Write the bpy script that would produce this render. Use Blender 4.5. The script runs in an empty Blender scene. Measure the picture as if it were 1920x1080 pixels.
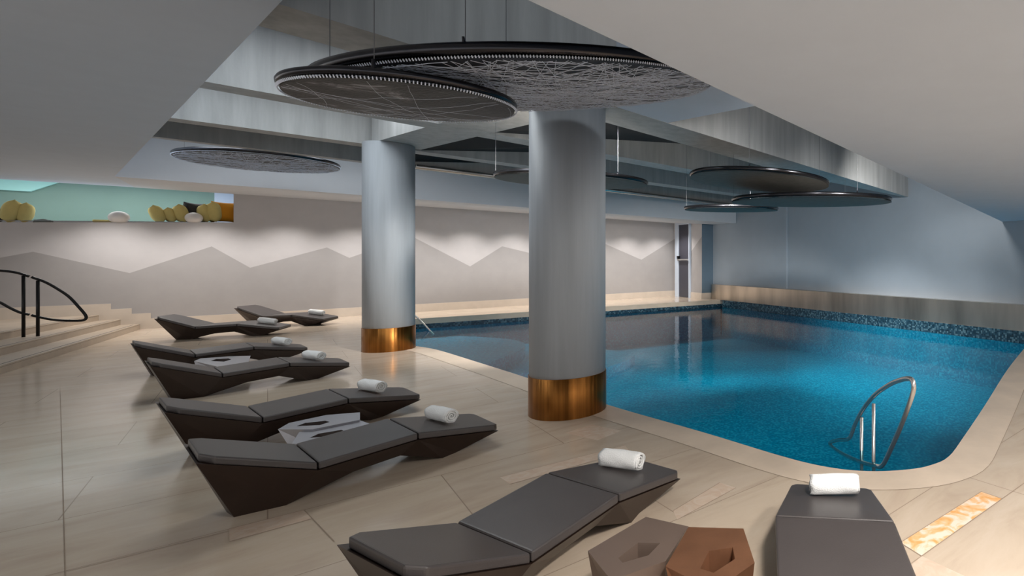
import bpy, bmesh, math, random
from mathutils import Vector, Matrix
random.seed(7)
S = bpy.context.scene
COL = S.collection
# ------------------------------------------------------------------ camera
F, CX, HY, HC = 960.0, 1480.0, 483.0, 1.70      # focal (px), principal point, eye height
cam = bpy.data.cameras.new('camera'); camo = bpy.data.objects.new('camera', cam); COL.objects.link(camo)
cam.sensor_width = 36; cam.lens = 36 * F / 1920
cam.shift_x = (960 - CX) / 1920; cam.shift_y = -(540 - HY) / 1920
cam.clip_start = 0.05; cam.clip_end = 200
camo.location = (0, 0, HC); camo.rotation_euler = (math.pi / 2, 0, 0)
S.camera = camo
# ------------------------------------------------------------------ world, exposure
w = bpy.data.worlds.new('world'); S.world = w; w.use_nodes = True
w.node_tree.nodes['Background'].inputs[0].default_value = (1.0, 0.975, 0.95, 1)
w.node_tree.nodes['Background'].inputs[1].default_value = 1.02
S.view_settings.view_transform = 'Standard'; S.view_settings.look = 'None'
S.view_settings.exposure = 0.0; S.view_settings.gamma = 1.0; S.view_settings.use_curve_mapping = False

def P(px, py, z=0.0):
    Y = F * (HC - z) / (py - HY)
    return Vector(((px - CX) * Y / F, Y, z))
def ray_line(px, A, B):
    # plan point where the sight line at column px meets the plan line A-B
    k = (px - CX) / F
    dx, dy = B[0] - A[0], B[1] - A[1]
    t = (k * A[1] - A[0]) / (dx - k * dy)
    return (A[0] + t * dx, A[1] + t * dy)
def on_wall(px, py, A, B):
    x, y = ray_line(px, A, B)
    return Vector((x, y, HC - (py - HY) * y / F))
def isect(A, B, C, D):
    a = Vector(B[:2]) - Vector(A[:2]); c = Vector(D[:2]) - Vector(C[:2])
    d = Vector(C[:2]) - Vector(A[:2])
    t = (d.x * c.y - d.y * c.x) / (a.x * c.y - a.y * c.x)
    return (A[0] + t * a.x, A[1] + t * a.y)

# plan lines of the room (metres)
MW_A = tuple(P(410, 608.2).xy); MW_B = tuple(P(1265, 555).xy)          # mural wall
RW_A = tuple(P(1337, 559.6).xy)                                         # right wall behind the band
_b0, _b1 = P(1357, 560.7).xy, P(1920, 617.9).xy
RDIR = (_b1 - _b0).normalized()
RW_B = tuple(Vector(RW_A) + RDIR * 22)
MDIR = (Vector(MW_B) - Vector(MW_A)).normalized()
MN = Vector((MDIR.y, -MDIR.x))          # mural normal towards the room
RN = Vector((-RDIR.y, RDIR.x)) * -1     # away from room / towards room fixed below
if RN.dot(Vector((0, 0)) - Vector(RW_A)) < 0: RN = -RN
if MN.dot(Vector((0, 0)) - Vector(MW_A)) < 0: MN = -MN

# ------------------------------------------------------------------ lights
def area(name, loc, size, power, col=(1, 1, 1), rot=(0, 0, 0), sy=None, spread=math.pi):
    l = bpy.data.lights.new(name, 'AREA'); l.energy = power; l.color = col; l.size = size
    if sy: l.shape = 'RECTANGLE'; l.size_y = sy
    l.spread = spread
    o = bpy.data.objects.new(name, l); COL.objects.link(o); o.location = loc; o.rotation_euler = rot
    return o
def spot(name, loc, target, power, ang=70, blend=.6, col=(1, 1, 1), r=.05):
    l = bpy.data.lights.new(name, 'SPOT'); l.energy = power; l.color = col
    l.spot_size = math.radians(ang); l.spot_blend = blend; l.shadow_soft_size = r
    o = bpy.data.objects.new(name, l); COL.objects.link(o); o.location = loc
    o.rotation_euler = (Vector(target) - Vector(loc)).to_track_quat('-Z', 'Y').to_euler()
    return o
MANG = math.atan2(MDIR.y, MDIR.x)
COOL = (0.92, 0.97, 1.0); WARM = (1.0, 0.86, 0.72)
area('bay_light', (-5.2, 5.6, 4.6), 4.5, 120, COOL, (0, 0, MANG), 1.2)
area('bay_light', (-7.6, 7.4, 4.6), 5.0, 90, COOL, (0, 0, MANG), 1.0)
area('bay_light', (-10.8, 9.3, 4.6), 6.0, 150, COOL, (0, 0, MANG), 1.0)
for sx, sy_, tx, ty in ((0.6, 5.4, -1.6, 10.5), (1.9, 7.6, -.5, 12.5), (3.3, 9.9, .8, 13.5), (2.6, 8.8, 3.0, 11.0), (.2, 4.6, -2.6, 10.5)):  # unseen spots above the right ceiling edge, added to brighten the pool
    spot('pool_fill_spot', (sx, sy_, 4.5), (tx, ty, 0), 200, 62, 1., (1, .98, .95), .35)
for t_, tg, pw_, an in ((3.4, (-5.5, 12.0, -1), 260, 80), (5.0, (-1.5, 11.5, -1), 380, 85), (7.2, (.6, 14.0, -1), 420, 85), (9.4, (3.2, 12.0, -1), 420, 85), (8.4, (1.0, 17.2, 1.2), 480, 95), (10.6, (5.0, 12.9, 1.2), 70, 110)):  # added spots hidden along the fascia, brightening pool and right wall
    spot('pool_fill_spot', (-.88 + .492 * t_ - .870 * .28, 1.73 + .870 * t_ + .492 * .28, 3.25), tg, pw_, an, 1., (1, .97, .93), .15)
for px_, py_, tg, pw_ in ((1075, 213.5, (-7.2, 13.0, -1), 2300), (1170, 240, (-5.5, 14.0, -1), 2000), (1300, 276, (-4.0, 16.0, -1), 2200), (1400, 303.5, (-1.5, 16.0, -1), 1800), (1480, 325.6, (2.0, 14.0, -1), 1100)):  # unseen spots behind the first beam, added to brighten the far pool
    q_ = P(px_, py_, 3.4)
    spot('pool_fill_spot', (q_.x - .26, q_.y + .15, 3.52), tg, pw_, 62, 1., (1, .97, .93), .12)
for lx, ly, lw in ((.75, 1.2, 85), (2.3, 2.6, 45), (3.9, 4.6, 36), (3.0, .4, 25), (5.2, 6.6, 30)):  # added fill lamps out of view, brightening the right foreground
    area('ceiling_fill', (lx, ly, 2.555), .35, lw, (1, .95, .9))
spot('bay_fill_spot', (-2.0, 1.5, 4.3), (-3.2, 3.3, 3.9), 70, 120, 1, COOL, .2)  # bay spots: unseen, added only to brighten the first beam's near face
spot('bay_fill_spot', (-.4, 3.0, 4.3), (-1.9, 5.0, 3.9), 70, 120, 1, COOL, .2)
spot('bay_fill_spot', (1.6, 6.6, 4.3), (-.2, 8.4, 3.9), 40, 120, 1, COOL, .2)
spot('ceiling_fill_spot', (.55, .7, 2.54), (.30, 2.3, .2), 230, 78, 1., (1, .95, .9), .12)  # added spots out of view, brightening the near lounger and floor
spot('ceiling_fill_spot', (1.9, 1.2, 2.54), (1.5, 3.0, 0), 90, 90, 1., (1, .94, .88), .12)
for i in range(11):          # downlights recessed in the ledge along the mural wall
    q = Vector(MW_A) + MDIR * (-1.6 + i * 1.42) + MN * .9
    spot('downlight', (q.x, q.y, 3.12), (q.x + MN.x * .15, q.y + MN.y * .15, 0), 190, 125, 1.0, (1, .96, .92), .1)

# ------------------------------------------------------------------ materials
def nodes(name):
    m = bpy.data.materials.new(name); m.use_nodes = True
    nt = m.node_tree; b = nt.nodes['Principled BSDF']
    return m, nt, b
def N(nt, t, **k):
    n = nt.nodes.new(t)
    for a, v in k.items():
        if a.startswith('i_'):
            key = a[2:]; key = int(key) if key.isdigit() else key.replace('_', ' ')
            n.inputs[key].default_value = v
        else: setattr(n, a, v)
    return n
def srgb(r, g, b):
    f = lambda c: ((c / 255 + .055) / 1.055) ** 2.4 if c > 10 else c / 255 / 12.92
    return (f(r), f(g), f(b), 1)
def ramp(nt, fac, stops):
    r = N(nt, 'ShaderNodeValToRGB'); e = r.color_ramp.elements
    while len(e) < len(stops): e.new(.5)
    for s, (p, c) in zip(e, stops): s.position = p; s.color = c
    nt.links.new(fac, r.inputs[0]); return r.outputs[0]
def mat(name, col, rough=.5, metal=0., var=.06, scale=(3, 3, 3), bump=0., bscale=40, spec=.5, coat=0.):
    m, nt, b = nodes(name)
    tc = N(nt, 'ShaderNodeTexCoord'); mp = N(nt, 'ShaderNodeMapping'); mp.inputs['Scale'].default_value = scale
    nt.links.new(tc.outputs['Object'], mp.inputs[0])
    nz = N(nt, 'ShaderNodeTexNoise', i_Scale=1.0, i_Detail=5.0, i_Roughness=.6); nt.links.new(mp.outputs[0], nz.inputs['Vector'])
    lo = tuple(max(0, c * (1 - var * 2)) for c in col[:3]) + (1,); hi = tuple(min(1, c * (1 + var * 2)) for c in col[:3]) + (1,)
    nt.links.new(ramp(nt, nz.outputs['Fac'], [(.3, lo), (.7, hi)]), b.inputs['Base Color'])
    b.inputs['Roughness'].default_value = rough; b.inputs['Metallic'].default_value = metal
    b.inputs['Specular IOR Level'].default_value = spec; b.inputs['Coat Weight'].default_value = coat
    if bump:
        n2 = N(nt, 'ShaderNodeTexNoise', i_Scale=bscale, i_Detail=3.0); nt.links.new(tc.outputs['Object'], n2.inputs['Vector'])
        bp = N(nt, 'ShaderNodeBump', i_Strength=bump, i_Distance=.01); nt.links.new(n2.outputs['Fac'], bp.inputs['Height'])
        nt.links.new(bp.outputs[0], b.inputs['Normal'])
    return m
M = {}
M['white_paint'] = mat('white_paint', srgb(204, 215, 230), .8, var=.01)
M['mural_upper'] = mat('mural_upper', srgb(192, 188, 188), .75, var=.015)
M['mural_lower'] = mat('mural_lower', srgb(162, 158, 157), .75, var=.015)
M['skirting'] = mat('skirting', srgb(205, 192, 178), .4, var=.03)
M['beam_stucco'] = mat('beam_stucco', srgb(166, 168, 168), .6, var=.08, scale=(7, 7, .6), bump=.1)
M['column_stucco'] = mat('column_stucco', srgb(166, 172, 178), .5, var=.05, scale=(9, 9, .5), bump=.03)
M['right_wall'] = mat('right_wall', srgb(160, 170, 180), .55, var=.03, scale=(.6, .6, .6))
M['blue_paint'] = mat('blue_paint', srgb(92, 112, 128), .6, var=.02)
M['ledge_paint'] = mat('ledge_paint', srgb(205, 208, 214), .7, var=.01)
M['void_shade_black'] = mat('void_shade_black', srgb(38, 38, 40), .9, var=.02)  # slab over the coffers, and the panels standing in for shade
M['teal'] = mat('teal', srgb(128, 154, 142), .7, var=.03, scale=(.5, .5, .5))
M['pale_cyan'] = mat('pale_cyan', srgb(180, 232, 222), .7, var=.01)
M['leather'] = mat('leather', srgb(70, 65, 64), .36, var=.03, bump=.08, bscale=220)
M['bronze_lacquer'] = mat('bronze_lacquer', srgb(46, 33, 27), .36, .2, var=.05, scale=(8, 8, 8))
M['taupe'] = mat('taupe_lacquer', srgb(112, 96, 86), .4, .3, var=.03)
M['copper'] = mat('copper_lacquer', srgb(142, 100, 74), .33, .6, var=.07, scale=(7, 7, 7))
M['silver_lacquer'] = mat('silver_lacquer', srgb(176, 176, 182), .35, .5, var=.03)
M['dark_inside'] = mat('dark_inside', srgb(62, 52, 48), .5, .2)
M['towel'] = mat('towel', srgb(238, 238, 236), .95, var=.02, bump=.6, bscale=160)
M['chrome'] = mat('chrome', srgb(214, 212, 208), .24, .85, var=.02)
M['black_metal'] = mat('black_metal', srgb(18, 17, 18), .35, .4, var=.02)
M['gunmetal'] = mat('gunmetal', srgb(62, 62, 66), .22, .95, var=.03)
M['wire'] = mat('silver_wire', srgb(222, 230, 246), .4, .1, var=.01)
M['cable'] = mat('cable_steel', srgb(104, 106, 110), .5, .3, var=.02)
M['door_grey'] = mat('door_grey', srgb(66, 66, 76), .5, var=.02)
M['cream_fabric'] = mat('cream_fabric', srgb(205, 186, 118), .9, var=.05, bump=.3)
M['dark_fabric'] = mat('dark_fabric', srgb(58, 56, 56), .9, var=.05, bump=.3)
M['orange_fabric'] = mat('orange_fabric', srgb(216, 142, 24), .85, var=.04, bump=.2)
M['white_ceramic'] = mat('white_ceramic', srgb(228, 222, 218), .4, var=.01)
M['grey_fabric'] = mat('grey_fabric', srgb(120, 124, 120), .9, var=.03)
M['step_stone'] = mat('step_stone', srgb(178, 162, 144), .4, var=.05)
M['seam'] = mat('seam_dark', srgb(26, 24, 24), .7, var=.01)

def brass(name, col, rough, sc, aniso=0.):
    m, nt, b = nodes(name)
    if aniso:
        tg = N(nt, 'ShaderNodeTangent', direction_type='RADIAL', axis='Z'); nt.links.new(tg.outputs[0], b.inputs['Tangent']); b.inputs['Anisotropic'].default_value = aniso; b.inputs['Anisotropic Rotation'].default_value = .25
    tc = N(nt, 'ShaderNodeTexCoord'); mp = N(nt, 'ShaderNodeMapping'); mp.inputs['Scale'].default_value = sc
    nt.links.new(tc.outputs['Object'], mp.inputs[0])
    nz = N(nt, 'ShaderNodeTexNoise', i_Scale=1.0, i_Detail=4.0); nt.links.new(mp.outputs[0], nz.inputs['Vector'])
    c0 = tuple(c * .6 for c in col[:3]) + (1,)
    nt.links.new(ramp(nt, nz.outputs['Fac'], [(.35, c0), (.65, col)]), b.inputs['Base Color'])
    b.inputs['Metallic'].default_value = 1; b.inputs['Roughness'].default_value = rough
    bp = N(nt, 'ShaderNodeBump', i_Strength=.25, i_Distance=.02); nt.links.new(nz.outputs['Fac'], bp.inputs['Height']); nt.links.new(bp.outputs[0], b.inputs['Normal'])
    return m
M['brass_column'] = brass('brass_column', srgb(178, 118, 58), .42, (26, 26, .12), .95)
M['steel_band'] = brass('steel_band', srgb(206, 196, 184), .3, (1.6, 1.6, .3))

def stone():
    m, nt, b = nodes('travertine')
    tc = N(nt, 'ShaderNodeTexCoord'); mp = N(nt, 'ShaderNodeMapping'); mp.inputs['Rotation'].default_value = (0, 0, -MANG)
    nt.links.new(tc.outputs['Object'], mp.inputs[0])
    br = N(nt, 'ShaderNodeTexBrick'); br.offset = .5
    for k, v in (('Scale', 1.0), ('Mortar Size', .0035), ('Mortar Smooth', .1), ('Bias', 0.), ('Brick Width', 1.9), ('Row Height', .95)): br.inputs[k].default_value = v
    br.inputs['Color1'].default_value = (.45, .45, .45, 1); br.inputs['Color2'].default_value = (.55, .55, .55, 1); br.inputs['Mortar'].default_value = (.5, .5, .5, 1)
    nt.links.new(mp.outputs[0], br.inputs['Vector'])
    mp2 = N(nt, 'ShaderNodeMapping'); mp2.inputs['Scale'].default_value = (1.0, 3.2, 1)
    nt.links.new(mp.outputs[0], mp2.inputs[0])
    n1 = N(nt, 'ShaderNodeTexNoise', i_Scale=1.3, i_Detail=7.0, i_Roughness=.62, i_Distortion=.6); nt.links.new(mp2.outputs[0], n1.inputs['Vector'])
    base = ramp(nt, n1.outputs['Fac'], [(.25, srgb(184, 165, 146)), (.5, srgb(197, 180, 160)), (.75, srgb(205, 190, 172))])
    mx = N(nt, 'ShaderNodeMix', data_type='RGBA', blend_type='OVERLAY'); mx.inputs['Factor'].default_value = .35
    nt.links.new(base, mx.inputs['A']); nt.links.new(br.outputs['Color'], mx.inputs['B'])
    mg = N(nt, 'ShaderNodeMix', data_type='RGBA'); nt.links.new(br.outputs['Fac'], mg.inputs['Factor'])
    nt.links.new(mx.outputs['Result'], mg.inputs['A']); mg.inputs['B'].default_value = srgb(160, 143, 126)
    nt.links.new(mg.outputs['Result'], b.inputs['Base Color'])
    n3 = N(nt, 'ShaderNodeTexNoise', i_Scale=2.5, i_Detail=3.0); nt.links.new(tc.outputs['Object'], n3.inputs['Vector'])
    mr = N(nt, 'ShaderNodeMapRange'); mr.inputs['To Min'].default_value = .10; mr.inputs['To Max'].default_value = .22
    nt.links.new(n3.outputs['Fac'], mr.inputs['Value']); nt.links.new(mr.outputs['Result'], b.inputs['Roughness'])
    return m
M['travertine'] = stone()
M['coping'] = mat('coping_stone', srgb(212, 194, 174), .35, var=.05, scale=(2, 2, 2))
def onyx(name, a, bb, c):
    m, nt, b = nodes(name)
    tc = N(nt, 'ShaderNodeTexCoord'); n1 = N(nt, 'ShaderNodeTexNoise', i_Scale=9.0, i_Detail=5.0, i_Distortion=1.5)
    nt.links.new(tc.outputs['Object'], n1.inputs['Vector'])
    nt.links.new(ramp(nt, n1.outputs['Fac'], [(.35, a), (.5, bb), (.62, c)]), b.inputs['Base Color']); b.inputs['Roughness'].default_value = .25
    return m
M['onyx'] = onyx('orange_onyx', srgb(226, 168, 104), srgb(232, 190, 146), srgb(236, 214, 196))
M['pink_marble'] = onyx('pink_marble', srgb(204, 180, 160), srgb(208, 187, 167), srgb(211, 193, 175))
M['grout'] = mat('grout', srgb(150, 132, 114), .8)

def mosaic(name, c1, c2, c3, size):
    m, nt, b = nodes(name)
    tc = N(nt, 'ShaderNodeTexCoord'); mp = N(nt, 'ShaderNodeMapping'); mp.inputs['Rotation'].default_value = (0, 0, -MANG)
    nt.links.new(tc.outputs['Object'], mp.inputs[0])
    sn = N(nt, 'ShaderNodeVectorMath', operation='SNAP'); sn.inputs[1].default_value = (size, size, size); nt.links.new(mp.outputs[0], sn.inputs[0])
    wn = N(nt, 'ShaderNodeTexWhiteNoise'); nt.links.new(sn.outputs[0], wn.inputs['Vector'])
    nt.links.new(ramp(nt, wn.outputs['Value'], [(0, c1), (.6, c2), (1, c3)]), b.inputs['Base Color'])
    b.inputs['Roughness'].default_value = .25
    return m
M['pool_mosaic'] = mosaic('pool_mosaic', srgb(0, 122, 154), srgb(4, 140, 172), srgb(36, 166, 194), .035)
M['rim_mosaic'] = mosaic('rim_mosaic', srgb(22, 46, 60), srgb(36, 70, 88), srgb(90, 122, 134), .04)

def water():
    m, nt, b = nodes('pool_water')
    nt.nodes.remove(b); out = nt.nodes['Material Output']
    tr = N(nt, 'ShaderNodeBsdfTransparent'); tr.inputs[0].default_value = (.70, .95, .99, 1)
    gl = N(nt, 'ShaderNodeBsdfGlossy'); gl.inputs['Roughness'].default_value = .03
    fr = N(nt, 'ShaderNodeFresnel'); fr.inputs['IOR'].default_value = 1.13
    tc = N(nt, 'ShaderNodeTexCoord'); mp = N(nt, 'ShaderNodeMapping'); mp.inputs['Scale'].default_value = (1, 1, 1)
    nt.links.new(tc.outputs['Object'], mp.inputs[0])
    nz = N(nt, 'ShaderNodeTexNoise', i_Scale=7.0, i_Detail=3.0, i_Roughness=.5); nt.links.new(mp.outputs[0], nz.inputs['Vector'])
    bp = N(nt, 'ShaderNodeBump', i_Strength=.12, i_Distance=.02); nt.links.new(nz.outputs['Fac'], bp.inputs['Height'])
    nt.links.new(bp.outputs[0], gl.inputs['Normal']); nt.links.new(bp.outputs[0], fr.inputs['Normal'])
    mx = N(nt, 'ShaderNodeMixShader'); nt.links.new(fr.outputs[0], mx.inputs[0]); nt.links.new(tr.outputs[0], mx.inputs[1]); nt.links.new(gl.outputs[0], mx.inputs[2])
    nt.links.new(mx.outputs[0], out.inputs['Surface'])
    return m
M['water'] = water()

def mesh_disc_mat():
    m, nt, b = nodes('wire_mesh_screen')
    tc = N(nt, 'ShaderNodeTexCoord')
    col = None
    n1 = N(nt, 'ShaderNodeTexNoise', i_Scale=2.2, i_Detail=8.0, i_Roughness=.75, i_Distortion=1.0); nt.links.new(tc.outputs['Object'], n1.inputs['Vector'])
    nt.links.new(ramp(nt, n1.outputs['Fac'], [(.42, srgb(54, 54, 55)), (.57, srgb(74, 74, 74)), (.66, srgb(180, 180, 186))]), b.inputs['Base Color'])
    b.inputs['Metallic'].default_value = .5; b.inputs['Roughness'].default_value = .5
    bp = N(nt, 'ShaderNodeBump', i_Strength=.5, i_Distance=.01)
    n2 = N(nt, 'ShaderNodeTexNoise', i_Scale=60.0, i_Detail=2.0); nt.links.new(tc.outputs['Object'], n2.inputs['Vector'])
    nt.links.new(n2.outputs['Fac'], bp.inputs['Height']); nt.links.new(bp.outputs[0], b.inputs['Normal'])
    return m
M['screen'] = mesh_disc_mat()
M['screen_grey'] = mat('grey_mesh_screen', srgb(112, 110, 106), .7, .0, var=.08, scale=(10, 10, 10))
M['screen_dark'] = mat('dark_mesh_screen', srgb(44, 48, 58), .6, .2, var=.2, scale=(14, 14, 14), bump=.4, bscale=60)

# ------------------------------------------------------------------ mesh helpers
def link(name, bm, m, parent=None, smooth=False, loc=None):
    me = bpy.data.meshes.new(name); bm.normal_update(); bm.to_mesh(me); bm.free()
    for mm in (m if isinstance(m, (list, tuple)) else [m]): me.materials.append(mm)
    if smooth:
        for p in me.polygons: p.use_smooth = True
    o = bpy.data.objects.new(name, me); COL.objects.link(o)
    if parent: o.parent = parent
    if loc: o.location = loc
    return o
def struct(o): o['kind'] = 'structure'; return o
def tag(o, label, cat, group=None):
    o['label'] = label; o['category'] = cat
    if group: o['group'] = group
    return o
def empty(name, loc, rz, label, cat, group=None):
    o = bpy.data.objects.new(name, None); COL.objects.link(o); o.empty_display_size = .1
    o.location = loc; o.rotation_euler = (0, 0, rz); return tag(o, label, cat, group)
def face(bm, pts, mi=0):
    vs = [bm.verts.new(p) for p in pts]
    try:
        f = bm.faces.new(vs); f.material_index = mi; return f
    except ValueError: return None
def prism(bm, poly, z0, z1, mi=0):
    # poly: plan points; z0 may be a list for a tilted underside
    n = len(poly); zb = z0 if isinstance(z0, (list, tuple)) else [z0] * n; zt = z1 if isinstance(z1, (list, tuple)) else [z1] * n
    b = [bm.verts.new((p[0], p[1], zb[i])) for i, p in enumerate(poly)]
    t = [bm.verts.new((p[0], p[1], zt[i])) for i, p in enumerate(poly)]
    fs = [bm.faces.new(b[::-1]), bm.faces.new(t)]
    for i in range(n): fs.append(bm.faces.new((b[i], b[(i + 1) % n], t[(i + 1) % n], t[i])))
    for f in fs: f.material_index = mi
    bmesh.ops.recalc_face_normals(bm, faces=fs)
    return fs
def box(bm, c, d, rz=0, mi=0):
    h = [v / 2 for v in d]; R = Matrix.Rotation(rz, 2)
    pl = [Vector(c[:2]) + R @ Vector(q) for q in ((-h[0], -h[1]), (h[0], -h[1]), (h[0], h[1]), (-h[0], h[1]))]
    return prism(bm, pl, c[2] - h[2], c[2] + h[2], mi)
def tube(bm, pts, r, n=10, closed=False, taper=None):
    pts = [Vector(p) for p in pts]; rings = []; L = len(pts)
    prev = None
    for i, p in enumerate(pts):
        a = pts[(i - 1) % L] if (closed or i > 0) else p; b = pts[(i + 1) % L] if (closed or i < L - 1) else p
        t = (b - a).normalized()
        if prev is None:
            u = t.orthogonal().normalized()
        else:
            u = (prev - t * prev.dot(t)); u = u.normalized() if u.length > 1e-6 else t.orthogonal().normalized()
        prev = u; v = t.cross(u); rr = r if not taper else r * taper[i]
        rings.append([bm.verts.new(p + u * rr * math.cos(2 * math.pi * k / n) + v * rr * math.sin(2 * math.pi * k / n)) for k in range(n)])
    for i in range(L if closed else L - 1):
        A, B = rings[i], rings[(i + 1) % L]
        # best rotational match when closing
        off = 0
        if closed and i == L - 1:
            off = min(range(n), key=lambda o: (A[0].co - B[o].co).length)
        for k in range(n): bm.faces.new((A[k], A[(k + 1) % n], B[(k + 1 + off) % n], B[(k + off) % n]))
    if not closed:
        bm.faces.new(rings[0][::-1]); bm.faces.new(rings[-1])
def smooth_path(pts, n=8, closed=False):
    # Catmull-Rom
    P_ = [Vector(p) for p in pts]; L = len(P_); out = []
    rng = range(L if closed else L - 1)
    for i in rng:
        p0 = P_[(i - 1) % L] if (closed or i > 0) else P_[0]; p1 = P_[i]; p2 = P_[(i + 1) % L]
        p3 = P_[(i + 2) % L] if (closed or i < L - 2) else P_[-1]
        for k in range(n):
            t = k / n
            out.append(.5 * ((2 * p1) + (p2 - p0) * t + (2 * p0 - 5 * p1 + 4 * p2 - p3) * t * t + (3 * p1 - p0 - 3 * p2 + p3) * t ** 3))
    if not closed: out.append(P_[-1])
    return out
def bevel(bm, w, seg=2, ang=.5):
    es = [e for e in bm.edges if len(e.link_faces) == 2 and e.calc_face_angle(0) > ang]
    bmesh.ops.bevel(bm, geom=es, offset=w, segments=seg, profile=.6, affect='EDGES', clamp_overlap=True)
def new(): return bmesh.new()

# ------------------------------------------------------------------ pool outline (deck level)
near = [(780, 649), (820, 656), (889, 677), (990, 709), (1133, 757), (1250, 791), (1330, 814), (1400, 835.5), (1461, 854), (1522, 870), (1583, 880.4),
        (1644, 883.7), (1706, 880), (1746, 872), (1779, 856), (1807, 819), (1848, 758), (1889, 693), (1920, 654)]
nearw = [P(*q).xy for q in near]
d_ = (nearw[-1] - nearw[-3]).normalized()
RFA = Vector(RW_A) + RN * .17; RFB = Vector(RW_B) + RN * .17
hitR = Vector(isect(nearw[-1], nearw[-1] + d_, RFA, RFB))
farw = [P(1352, 562).xy, P(1132, 575).xy, P(990, 584.7).xy, P(790, 597).xy]
corner = farw[0] + RDIR * 0 - RN * .0
pool = [Vector(p) for p in smooth_path([v.to_3d() for v in nearw], 4)]
pool = [p.xy for p in pool] + [hitR, Vector(ray_line(1354, RFA, RFB))] + farw + [Vector((-10.9, 13.9)), Vector((-7.75, 10.15)), Vector((-7.45, 9.9))]
WZ = -0.27; BZ = -1.45

# ------------------------------------------------------------------ floor with the pool cut out
def floor_mesh():
    bm = new()
    outer = [(-26, -4), (14, -4), (14, 26), (-26, 26)]
    vo = [bm.verts.new((x, y, 0)) for x, y in outer]; vi = [bm.verts.new((p.x, p.y, 0)) for p in pool]
    es = [bm.edges.new((vo[i], vo[(i + 1) % 4])) for i in range(4)] + [bm.edges.new((vi[i], vi[(i + 1) % len(vi)])) for i in range(len(vi))]
    bmesh.ops.triangle_fill(bm, use_beauty=True, edges=es, use_dissolve=False)
    for f in bm.faces:
        if f.normal.z < 0: f.normal_flip()
    return bm
fl = floor_mesh()
# inlaid stone strips and joints, set flush in the floor
def strip(pts, mi, z=.0015):
    face(fl, [(p[0], p[1], z) for p in pts], mi)
def joint(a, b, wd=.006, z=.002):
    a, b = Vector(a), Vector(b); d = (b - a).normalized(); n = Vector((-d.y, d.x)) * wd / 2
    strip([a + n, b + n, b - n, a - n], 3, z)
q = [P(1840, 922).xy, P(1879, 935.5).xy, P(1728, 1043).xy, P(1688, 1018).xy]
strip(q, 1)
joint(q[0], q[3]); joint(q[1] + (q[1] - q[2]) * 2.5, q[2] + (q[2] - q[1]) * 1.5); joint(q[0], q[1]); joint(q[3], q[2])
strip([P(1728, 1043).xy, P(1700, 1068).xy, P(1716, 1110).xy, P(1840, 1095).xy], 2)
q = [P(937, 895).xy, P(1172, 835).xy, P(1180, 846).xy, P(957, 908).xy]; strip(q, 2); joint(q[0], q[1]); joint(q[3], q[2])
q = [P(430, 992).xy, P(570, 956.5).xy, P(585, 973).xy, P(430, 1016).xy]; strip(q, 2); joint(q[0], q[1]); joint(q[3], q[2]); joint(P(570, 956.5).xy, P(627, 1016).xy)
q = [P(1262, 958).xy, P(1350, 905).xy, P(1380, 915).xy, P(1270, 975).xy]; strip(q, 2); joint(q[0], q[1]); joint(q[3], q[2])
q = [P(1060, 812).xy, P(1110, 796).xy, P(1165, 808).xy, P(1120, 826).xy]; strip(q, 2)
joint(P(113, 735).xy, P(123, 1100).xy, .0045); joint(P(60, 1088).xy, P(430, 996).xy, .0045)
# coping band around the near edge
nv = pool[:len(smooth_path([v.to_3d() for v in nearw], 4))]
off = []
for i, p in enumerate(nv):
    a, b = nv[max(0, i - 1)], nv[min(len(nv) - 1, i + 1)]; t = (b - a).normalized(); off.append(p + Vector((t.y, -t.x)) * .33)
for i in range(len(nv) - 1):
    face(fl, [(nv[i].x, nv[i].y, .001), (off[i].x, off[i].y, .001), (off[i + 1].x, off[i + 1].y, .001), (nv[i + 1].x, nv[i + 1].y, .001)], 4)
    joint(off[i], off[i + 1], .005)
bmesh.ops.recalc_face_normals(fl, faces=[f for f in fl.faces])
for f in fl.faces:
    if f.normal.z < 0: f.normal_flip()
floor = struct(link('floor', fl, [M['travertine'], M['onyx'], M['pink_marble'], M['grout'], M['coping']]))
# pool shell: coping face, rim mosaic, mosaic basin
bm = new()
n = len(pool)
for i in range(n):
    a, b = pool[i], pool[(i + 1) % n]
    onwall = False
    for z0, z1, mi in ((0, -.16, 0), (-.16, WZ - .02, 1), (WZ - .02, BZ, 2)):
        face(bm, [(a.x, a.y, z0), (b.x, b.y, z0), (b.x, b.y, z1), (a.x, a.y, z1)], mi if not (i >= len(nv) and i <= len(nv) and z0 == 0) else 1)
vs = [bm.verts.new((p.x, p.y, BZ)) for p in pool]
es = [bm.edges.new((vs[i], vs[(i + 1) % n])) for i in range(n)]
r = bmesh.ops.triangle_fill(bm, use_beauty=True, edges=es)
for f in r['geom']:
    if isinstance(f, bmesh.types.BMFace): f.material_index = 2
struct(link('pool_basin', bm, [M['coping'], M['rim_mosaic'], M['pool_mosaic']]))
# submerged entry steps at the shallow left end
bm = new()
A0 = P(1133, 757).xy
for k, (dd, zz) in enumerate(((1.2, -.55), (1.9, -.85), (2.6, -1.15))):
    c0 = Vector((-7.4, 9.95)); c1 = Vector((-10.6, 14.0)); dirv = (c1 - c0).normalized(); nn = Vector((dirv.y, -dirv.x))
    pl = [c0, c1]
    arc = []
    for j in range(13):
        t = j / 12; base = c1.lerp(c0, t); arc.append(base + nn * (dd * (1 + 1.1 * math.sin(math.pi * t))))
    prism(bm, pl[:1] + pl[1:] + arc, BZ, zz, 0)
struct(link('pool_steps', bm, [M['pool_mosaic']]))
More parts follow.
